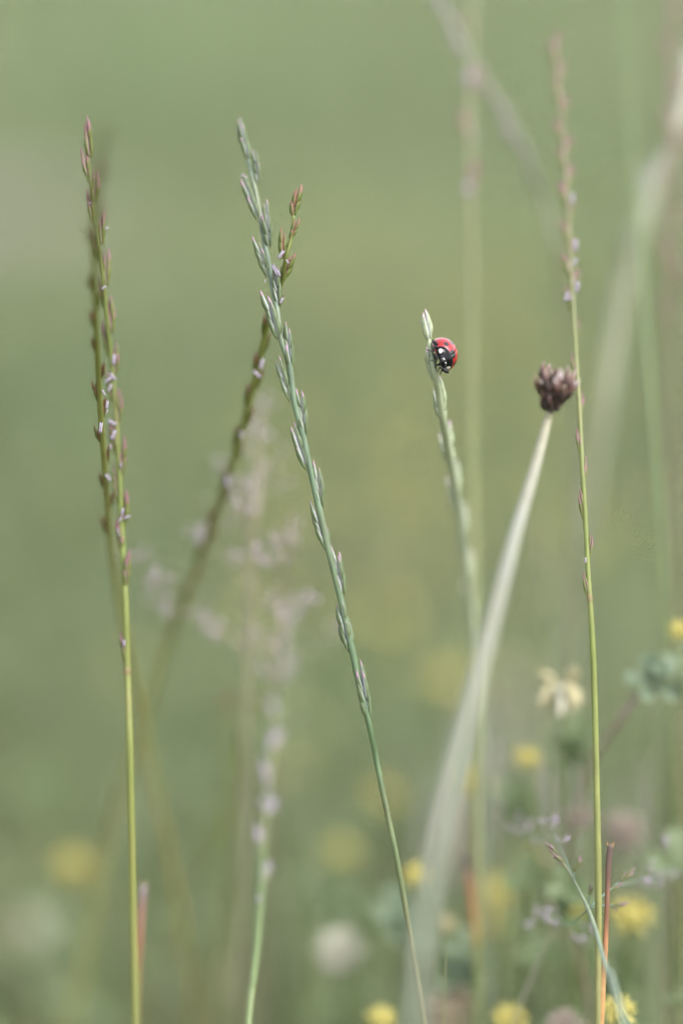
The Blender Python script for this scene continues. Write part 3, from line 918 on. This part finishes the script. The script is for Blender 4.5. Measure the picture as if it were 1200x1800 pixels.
YG = 'yellow trefoil flowers among the grass'
for lab, px, py, b, size, mat in (
    ('dim ochre-yellow flower low at the far left of the frame', 130, 1523, 80, 52, 'yellow'),
    ('large soft yellow flower at bottom centre, left of the leaning blue-green stem', 600, 1498, 84, 44, 'yellow'),
    ('faint yellow flower just left of the leaning blue-green stem, higher than the others there', 674, 1400, 96, 44, 'yellow'),
    ('bright yellow flower between the blue-green stem and the thick pale stem', 732, 1538, 30, 40, 'yellow'),
    ('small pale-yellow flower just right of the foot of the thick pale stem', 782, 1626, 34, 36, 'pale_yellow'),
    ('small vivid yellow flower below the cream winged clover', 926, 1333, 34, 40, 'yellow'),
    ('soft yellow flower tucked behind the thick pale stem at middle height', 832, 1372, 52, 40, 'yellow'),
    ('big pale-yellow flower right of the dry brown stalk', 1110, 1608, 28, 66, 'yellow'),
    ('yellow flower at the bottom edge right of the dry brown stalk', 1086, 1778, 14, 52, 'yellow'),
    ('yellow flower at the bottom edge left of the straw-green stalk', 896, 1792, 22, 52, 'yellow'),
    ('yellow flower at the bottom edge near the leaning blue-green stem', 672, 1792, 26, 46, 'yellow'),
    ('yellow flower cut by the right edge of the frame', 1195, 1108, 22, 36, 'yellow'),
    ('soft yellow flower above the small meadow-grass panicle', 936, 1512, 40, 44, 'yellow'),
    ('dull yellow flower behind the small meadow-grass panicle', 1008, 1600, 44, 40, 'yellow'),
    ('ochre flower blurred behind the orange stub', 872, 1570, 60, 60, 'yellow'),
    ('ochre flower low behind the orange stub', 862, 1625, 62, 50, 'yellow'),
    ('hazy yellow-olive flower left of the thick pale stem at mid height', 790, 1200, 110, 50, 'yellow'),
    ('very faint wide yellow flower in the middle distance', 640, 1040, 186, 44, 'pale_yellow'),
    ('very faint yellow flower behind the stalk right of the leaning blue-green stem', 745, 1085, 176, 48, 'yellow'),
    ('faint yellow flower hidden behind the short lilac-flecked spike', 515, 1350, 110, 36, 'yellow'),
    ('tiny yellow flower behind the small panicle, close to the green stalk', 985, 1545, 46, 30, 'yellow')):
    flower('trefoil_flower', lab, 'yellow flower', px, py, b, size, mat, YG)
flower('clover_flower', 'round white clover flower at bottom centre', 'clover', 597, 1672, 44, 72, 'white', None, 1, .9, 46)
flower('clover_flower', 'cream and pink clover flower at the bottom edge beside the thick pale stem', 'clover', 790, 1775, 34, 82, 'cream', None, 2, .9, 46)
flower('clover_flower', 'dull pink clover flower right of the straw-green stalk', 'clover', 1095, 1462, 40, 62, 'pink', None, 2, .8, 46)
flower('clover_flower', 'fading greyish-pink clover flower left of the straw-green stalk', 'clover', 1018, 1440, 36, 50, 'pink', None, 1, .8, 46)
flower('clover_flower', 'brownish pink clover flower half cut by the bottom edge', 'clover', 990, 1806, 24, 56, 'pink', None, 1, .8, 46)
flower('clover_flower', 'pale grey-green clover flower blurred at the lower left corner', 'clover', 75, 1640, 110, 80, 'white', None, 2, .8, 46)
flower('clover_flower', 'dusky clover flower blurred behind the thick pale stem', 'clover', 900, 1215, 130, 70, 'pink', None, 1, .8, 46)

V, F = [], []
hv, hf = ellipsoid_geo((0, 0, 0), (1, 1, .8), 7, 4)
for i in range(220):
    d = R.uniform(.95, 2.1)
    px = R.gauss(760, 260)
    q = Vector(((px - 600) / 6000 * d, d, R.uniform(.03, .07)))
    r_ = R.uniform(.0018, .0032)
    o_ = len(V)
    V += [q + v * r_ for v in hv]
    F += [tuple(o_ + k for k in f) for f in hf]
o = link('far_trefoil_flowers', mesh_from('far_trefoil_flowers', V, F, M['yellow']))
o['kind'] = 'stuff'
o['label'] = 'yellow-green haze of small trefoil flowers far behind'

# cream clover with two raised petals and a hanging skirt of florets
c_ = W(985, 1203, 32)
gq = Vector((c_.x + .004, c_.y + .035, 0))
WC = thing('clover_flower', 'cream winged clover flower with two raised petals, left of the straw-green stalk', 'clover', gq)
path = catmull([tuple(gq), tuple((gq + c_) / 2 + Vector((.002, .004, 0))), tuple(c_)], 6)
tube('stem', path, [.0006] * len(path), M['soft_green'], WC, gq, 6)
V, F = floret_geo(0.17, 0.06, 0.04, 7)
pm = mesh_from('petal', V, F, M['pale_yellow'])
pm2 = mesh_from('petal', V, F, M['white'])
u_ = pxm(18)
skirt = [(941, 1181, 974, 1200, pm, 1.5), (1010, 1168, 991, 1203, pm, 1.5)]
for k in range(16):
    f = k / 15
    skirt.append((946 + 77 * f, 1262 - 95 * abs(f - .5) ** 2 + R.uniform(-6, 4), 966 + 38 * f, 1203 + R.uniform(-4, 4), pm2 if 3 < k < 12 and k % 3 else pm, .85))
for tx, ty, bx, by, mm, wd in skirt:
    bq, tq = W(bx, by, 26 + R.uniform(-2, 2)), W(tx, ty, 26 + R.uniform(-3, 3))
    L = (tq - bq).length
    link('petal', mm, WC, place(bq - gq, tq - bq, RT, (L * wd, L * wd, L)))

# trefoil leaves on their stalks
for lab, pts, mat, tm in (
    ('trefoil sprig with blue-green leaves on a purplish stalk near the right edge', [(1118, 1222, 24, 12), (1090, 1265, 25, 12), (1062, 1305, 27, 11), (1036, 1350, 29, 10), (1010, 1450, 32, 8)], 'leaf_pale', 'purple_stem'),
    ('dark trefoil leaf behind the straw-green stalk below the cream clover', [(1015, 1285, 36, 6), (1018, 1330, 37, 6), (1020, 1400, 40, 6)], 'leaf', 'soft_green'),
    ('bright green trefoil leaf under the small vivid yellow flower', [(900, 1392, 46, 6), (905, 1440, 47, 6), (908, 1500, 50, 6)], 'leaf', 'soft_green'),
    ('deep green trefoil leaf behind the small panicle', [(995, 1560, 24, 6), (1000, 1620, 26, 6), (1004, 1700, 28, 6)], 'leaf', 'soft_green'),
    ('blue-green trefoil leaf low beside the foot of the thick pale stem', [(812, 1672, 34, 6), (818, 1720, 36, 6), (822, 1780, 38, 6)], 'leaf_pale', 'soft_green'),
    ('trefoil leaf near the bottom edge right of the dry brown stalk', [(1085, 1705, 36, 6), (1088, 1740, 37, 6), (1090, 1790, 38, 6)], 'leaf', 'soft_green'),
    ('blurred green trefoil leaf between the yellow flowers at bottom centre', [(640, 1585, 70, 6), (642, 1610, 71, 6), (644, 1640, 72, 6)], 'leaf', 'soft_green'),
    ('blurred blue-green leaf behind the leaning blue-green stem near its foot', [(690, 1600, 40, 6), (692, 1640, 41, 6), (694, 1700, 42, 6)], 'leaf_pale', 'soft_green')):
    r, sm_ = stem_of('trefoil_leaf', lab, 'clover leaf', pts, tm, None, 6)
    q = Vector(sm_[0][:3])
    size = (46 if mat == 'leaf_pale' else 40) * pxm(pts[0][2])
    if 'sprig' in lab:
        offs = (((22, -30), (-.35, -.5, .8)), ((34, -14), (.3, -.9, .4)), ((60, -34), (.2, -.4, .9)))
    else:
        offs = (((0, 0), (R.uniform(-.3, .3), -.75, .7)), ((R.uniform(-30, 30), 22), (R.uniform(-.4, .4), -.6, .8)), ((R.uniform(-30, 30), 55), (R.uniform(-.4, .4), -.5, .8)))
    for (ox, oy), nz_ in offs:
        e = q + (RT * ox - UP * oy) * pxm(pts[0][2])
        s0 = Vector(sm_[min(len(sm_) - 1, 4 if oy > 10 else 1)][:3])
        tube('leaf_stalk', [s0, (s0 + e) / 2 + UP * .0008, e], [.0004, .0004, .0003], M[tm], r, r.location, 5)
        link('leaf', trefoil_mesh(mat), r, place(e - r.location, Vector(nz_), RT + UP * R.uniform(-.5, .5), size))

N = 680
xy = np.stack([NP.uniform(-.02, .14, N) + 0.0, NP.uniform(.67, 1.05, N)], 1)
blades_obj('undergrowth_grass', xy, NP.uniform(.02, .075, N), NP.uniform(.001, .0022, N), NP.uniform(.05, .45, N), M['blade'], 'soft upright undergrowth blades among the flowers at the lower right')
N = 240
xy = np.stack([NP.uniform(-.16, -.0, N), NP.uniform(.74, 1.1, N)], 1)
blades_obj('undergrowth_grass', xy, NP.uniform(.02, .055, N), NP.uniform(.0012, .0025, N), NP.uniform(.05, .5, N), M['blade'], 'soft undergrowth blades at the lower left')

# low trefoil carpet: one mass of leaves
N = 3400
xy = wedge(N, 0.70, 1.9, 0.15, 0.16)
V, F = [], []
base_v, base_f = leaflet_geo()
mats_ = []
for i in range(N):
    h = R.uniform(.006, .036)
    mt = Matrix.Translation((xy[i, 0], xy[i, 1], h)) @ Matrix.Rotation(R.uniform(0, 6.28), 4, 'Z') @ Matrix.Rotation(R.uniform(-.5, .6), 4, 'X') @ Matrix.Scale(R.uniform(.004, .009), 4)
    for a in (-115, 0, 115):
        v, f = leaflet_geo(len(V), mt @ Matrix.Rotation(rad(a), 4, 'Z') @ Matrix.Rotation(rad(15), 4, 'X'))
        V += v
        F += f
o = link('trefoil_carpet', mesh_from('trefoil_carpet', V, F, M['leaf']))
o['kind'] = 'stuff'
o['label'] = 'low carpet of small green trefoil leaves under the grass'

# ------------------------------------------------------------------ thin out-of-focus stems standing here and there
for lab, px, b, top, lean, wd, mat in (
    ('pale thin stem rising between the withered clover stem and the straw-green stalk', 985, 62, 900, -40, 7, 'soft_grey'),
    ('faint green stem just left of the cream winged clover', 950, 48, 1010, 30, 6, 'soft_green'),
    ('faint stem standing under the cream winged clover', 972, 40, 1290, 8, 5, 'soft_yellow'),
    ('pinkish straw stem close to the right side of the thick pale stem', 842, 34, 1290, -6, 6, 'soft_brown'),
    ('faint yellowish stem left of the small vivid yellow flower', 884, 52, 1180, 24, 6, 'soft_yellow'),
    ('soft green stem under the small vivid yellow flower', 918, 40, 1420, 6, 6, 'soft_green'),
    ('soft straw stem behind the ochre flowers near the orange stub', 893, 36, 1500, 14, 6, 'soft_yellow'),
    ('grey-green stem right of the dull pink clover flower', 1150, 46, 1330, -20, 8, 'soft_grey'),
    ('broad soft green stem behind the big pale-yellow flower', 1128, 64, 1240, 16, 9, 'soft_green'),
    ('short green stem at the bottom edge left of the cream and pink clover', 836, 30, 1600, 4, 8, 'soft_green'),
    ('greyish stem near the right edge below the trefoil sprig', 1176, 38, 1260, 12, 8, 'soft_brown'),
    ('faint green stem leaning beside the trefoil sprig', 1080, 70, 1080, 40, 7, 'soft_green'),
    ('very soft stem left of the leaning blue-green stem at mid height', 535, 80, 1120, -30, 7, 'soft_grey'),
    ('very soft green stem between the two left panicles', 392, 74, 1160, 18, 7, 'soft_green'),
    ('soft straw stem at the bottom left of the round white clover', 545, 62, 1420, -24, 7, 'soft_yellow'),
    ('broad soft stem leaning at the lower left, right of the yellow-green stalk', 300, 84, 1500, 30, 9, 'soft_brown')):
    stem_of('grass_stem', lab, 'grass stem', [(px + lean, top, b, 2), (px + lean * .55, top + 120, b, wd * .8), (px + lean * .2, top + 300, b + 1, wd), (px, top + 520, b + 3, wd)], mat, None, 6, 4)
for lab, pts, mat in (
    ('dark olive stem with two brown knobs slanting down behind the short lilac-flecked spike', [(440, 1215, 46, 6), (425, 1300, 46, 8), (405, 1400, 48, 9), (372, 1490, 50, 9), (330, 1570, 54, 9), (290, 1660, 58, 9)], 'olive'),
    ('second olive stem, steeper, crossing at lower left centre', [(402, 1230, 50, 6), (408, 1330, 50, 7), (400, 1470, 52, 8), (388, 1620, 55, 8), (380, 1760, 58, 8)], 'olive'),
    ('faint straw stem slanting up from the bottom edge near the small panicle', [(968, 1640, 18, 3), (945, 1690, 19, 4), (922, 1745, 20, 5), (902, 1800, 21, 5)], 'soft_grey'),
    ('pinkish stem slanting under the small panicle', [(1010, 1650, 26, 5), (1022, 1700, 27, 8), (1032, 1750, 28, 10), (1036, 1800, 29, 10)], 'soft_brown'),
    ('hair-thin pale awn standing near the foot of the thick pale stem', [(786, 1652, 6, 1.5), (783, 1690, 6, 2), (781, 1740, 6, 2), (780, 1800, 6, 2)], 'soft_yellow')):
    r, sm_ = stem_of('grass_stem', lab, 'grass stem', pts, mat, None, 7)
    if 'knobs' in lab:
        for kx, ky in ((403, 1238), (455, 1240)):
            kb = W(kx, ky, 46)
            branch(r, [(430, 1275, 46, 4), ((430 + kx) / 2, 1262, 46, 4), (kx, ky, 46, 4)], 'olive')
            for q in range(5):
                spikelet(r, kb + (RT * R.uniform(-8, 8) + UP * R.uniform(-12, 2)) * pxm(46), kb + (RT * R.uniform(-16, 16) + UP * R.uniform(16, 30)) * pxm(46), 'f_brown', None, False, 3, 1.1)

# ------------------------------------------------------------------ the ladybird
MM = 0.001
LX = (RT * 0.43 - UP * 0.90).normalized()                    # across the beetle
EE = (RT * 0.90 + UP * 0.43).normalized()                    # its back, as it shows in the frame
LY = (-AX - EE * math.tan(rad(15)) + LX * math.tan(rad(18))).normalized() # towards its head
LZ = (EE - LY * EE.dot(LY)).normalized()                     # towards its back
LX = LY.cross(LZ)
org = W(776, 626, 0)
lm = Matrix((LX, LY, LZ)).transposed().to_4x4()
LS = 1.0
LB = thing('ladybird', 'red seven-spot ladybird with black head clinging head-down to the pale grass spike', 'ladybird', org)
LB.matrix_basis = Matrix.Translation(org) @ lm @ Matrix.Scale(LS * MM, 4)   # its parts are drawn in millimetres


def spot_mat(name, base, spots, rough, coat, base2=None, spec=0.2):
    """crisp markings: (x, y, z, radius mm, colour)"""
    m, n, l, p, out = newmat(name)
    tc = n.new('ShaderNodeTexCoord')
    nz = noise(n, l, 2.2, detail=2)
    if base2:
        c = ramp(n, l, nz, [(.35, base), (.7, base2)])
    else:
        c = base
    for x, y, z, r, col in spots:
        d = n.new('ShaderNodeVectorMath')
        d.operation = 'DISTANCE'
        l.new(tc.outputs['Object'], d.inputs[0])
        d.inputs[1].default_value = (x, y, z)
        dd = mth(n, l, 'ADD', d.outputs['Value'], mth(n, l, 'MULTIPLY', mth(n, l, 'SUBTRACT', nz, .5), .25))
        c = mixc(n, l, rng(n, l, dd, r + .04, r - .04), c, col)
    finish(n, l, p, out, c, rough, 0, 0.5)
    p.inputs['Specular IOR Level'].default_value = spec
    p.inputs['Coat Weight'].default_value = coat
    p.inputs['Coat Roughness'].default_value = 0.15
    return m


BLK, WHT = (.002, .002, .003), (.46, .44, .40)
Wd, Ln, Ht, Yc = 2.95, 3.25, 2.75, -0.75


def dome(x, y, k=0.0):
    t = min(1, abs((y - Yc) / Ln))
    s_ = max(0, 1 - t ** 2.3) ** .5
    wq = Wd * s_
    return Ht * s_ ** .9 * math.sqrt(max(0, 1 - (x / max(wq, 1e-6)) ** 2)) if abs(x) < wq else 0


sp = [(0, 1.35, dome(0, 1.35), .78, BLK), (.62, 1.95, dome(.62, 1.95) , .30, WHT), (-.62, 1.95, dome(.62, 1.95), .30, WHT)]
for s_ in (-1, 1):
    for x, y, r in ((1.95, .65, .48), (1.35, -1.1, .62), (1.55, -2.6, .5)):
        sp.append((s_ * x, y, dome(x, y), r, BLK))
m_e = spot_mat('wing_case_red', (.175, .002, .004), sp, .3, .65, (.215, .004, .006))
for s_ in (-1, 1):
    V, F = [], []
    nt, npn = 26, 14
    for i in range(nt + 1):
        t = 0.06 + (math.pi - 0.10) * i / nt
        y = Yc + Ln * math.cos(t)
        q = max(0, 1 - abs(math.cos(t)) ** 2.3) ** .5
        for k in range(npn + 1):
            a = rad(103) * k / npn
            x = s_ * (0.012 + Wd * q * math.sin(a))
            z = Ht * q ** .9 * math.cos(a)
            V.append(Vector((x, y, z)))
    for i in range(nt):
        for k in range(npn):
            a = i * (npn + 1) + k
            f = (a, a + 1, a + npn + 2, a + npn + 1)
            F.append(f if s_ < 0 else tuple(reversed(f)))
    o = link('wing_case', mesh_from('wing_case', V, F, m_e), LB)
    sd = o.modifiers.new('thickness', 'SOLIDIFY')
    sd.thickness, sd.offset = 0.09, -1
# body: abdomen, thorax plate and head as one surface
st = [(-3.5, .4, -.1, .2), (-3.2, 1.4, -.35, .4), (-2.2, 2.3, -.55, .6), (-.6, 2.55, -.6, .7), (.9, 2.4, -.55, .9), (1.25, 2.3, -.5, 1.7), (1.45, 2.28, -.45, 1.98), (1.75, 2.24, -.4, 1.95), (2.15, 2.08, -.3, 1.72), (2.5, 1.78, -.2, 1.42), (2.75, 1.42, -.15, 1.18),
      (2.86, 1.05, -.12, 1.02), (2.95, 1.0, -.1, .98), (3.2, .98, -.08, .92), (3.5, .82, -.05, .74), (3.75, .52, 0, .5), (3.85, .2, .1, .3)]
V, F = [], []
nb = 24
for y, hw, z0, z1 in st:
    zc = z0 + (z1 - z0) * .30
    for k in range(nb):
        a = 2 * math.pi * k / nb
        sx, sz = math.cos(a), math.sin(a)
        V.append(Vector((hw * math.copysign(abs(sx) ** .85, sx), y, zc + (z1 - zc if sz > 0 else zc - z0) * math.copysign(abs(sz) ** .9, sz))))
for i in range(len(st) - 1):
    for k in range(nb):
        a, b = i * nb + k, i * nb + (k + 1) % nb
        F.append((a, a + nb, b + nb, b))
F.append(tuple(range(nb)))
F.append(tuple((len(st) - 1) * nb + k for k in reversed(range(nb))))
bs = []
for s_ in (-1, 1):
    bs += [(s_ * 1.74, 2.36, .72, .36, WHT), (s_ * 1.56, 2.58, .62, .24, WHT), (s_ * .42, 3.28, .86, .17, WHT)]
m_b = spot_mat('black_body', BLK, bs, .14, 0, None, .14)
link('body', mesh_from('body', V, F, m_b), LB)
m_k = spot_mat('black_leg', (.003, .003, .003), [], .35, 0, None, .2)
m_y = spot_mat('black_eye', (.004, .004, .005), [], .08, 0.2)
V, F = ellipsoid_geo((0, 0, 0), (.2, .24, .26), 12, 8)
em = mesh_from('eye', V, F, m_y)
for s_ in (-1, 1):
    link('eye', em, LB, Matrix.Translation((s_ * .93, 3.22, .48)))
    pts = [(s_ * .72, 3.55, .3), (s_ * .95, 3.95, .28), (s_ * 1.25, 4.15, .2), (s_ * 1.5, 4.2, .1)]
    V, F = tube_geo(pts, [.07, .06, .07, .13], 6)
    link('antenna', mesh_from('antenna', V, F, m_k), LB)
    V, F = tube_geo([(s_ * .25, 3.7, .1), (s_ * .32, 4.0, -.05), (s_ * .2, 4.15, -.2)], [.12, .09, .07], 6)
    link('palp', mesh_from('palp', V, F, m_k), LB)
inv = LB.matrix_basis.inverted()


def leg(body, knee, ankle, foot, r=(.22, .17, .11, .07)):
    pts = [inv @ W(*q[:2], 0) + Vector((0, 0, 0)) for q in (body, knee, ankle, foot)]
    dv = [q[2] for q in (body, knee, ankle, foot)]
    pts = [inv @ (W(q[0], q[1], 0) - AX * (q[2] + f_) * MM) for q, f_ in zip((body, knee, ankle, foot), (.2, .9, 1.5, 2.3))]
    P = catmull([(*pts[0], r[0]), (*(pts[0] * .45 + pts[1] * .55), r[0] * 1.15), (*pts[1], r[1]), (*(pts[1] * .5 + pts[2] * .5), r[1] * 1.0), (*pts[2], r[2]), (*pts[3], r[3])], 4)
    V, F = tube_geo([q[:3] for q in P], [q[3] * 1.25 for q in P], 7)
    link('leg', mesh_from('leg', V, F, m_k), LB)


# (px, py, mm towards the viewer)
leg((776, 622, 1.4), (763, 609, 1.6), (760, 619, 1.3), (748, 616, .9))
leg((777, 630, 1.9), (763, 624, 1.9), (767, 635, 1.5), (756, 635, 1.0))
leg((775, 616, .2), (766, 606, .8), (760, 600, .5), (757, 606, .1), (.30, .26, .14, .07))
leg((776, 643, 2.0), (783, 654, 2.0), (771, 647, 1.6), (769, 656, .8), (.22, .19, .12, .07))
leg((782, 648, 1.0), (786, 655, .8), (776, 652, .6), (772, 660, .3), (.24, .2, .12, .07))
leg((784, 640, -1.0), (775, 640, -1.2), (768, 642, -.8), (764, 646, -.4), (.24, .2, .12, .07))
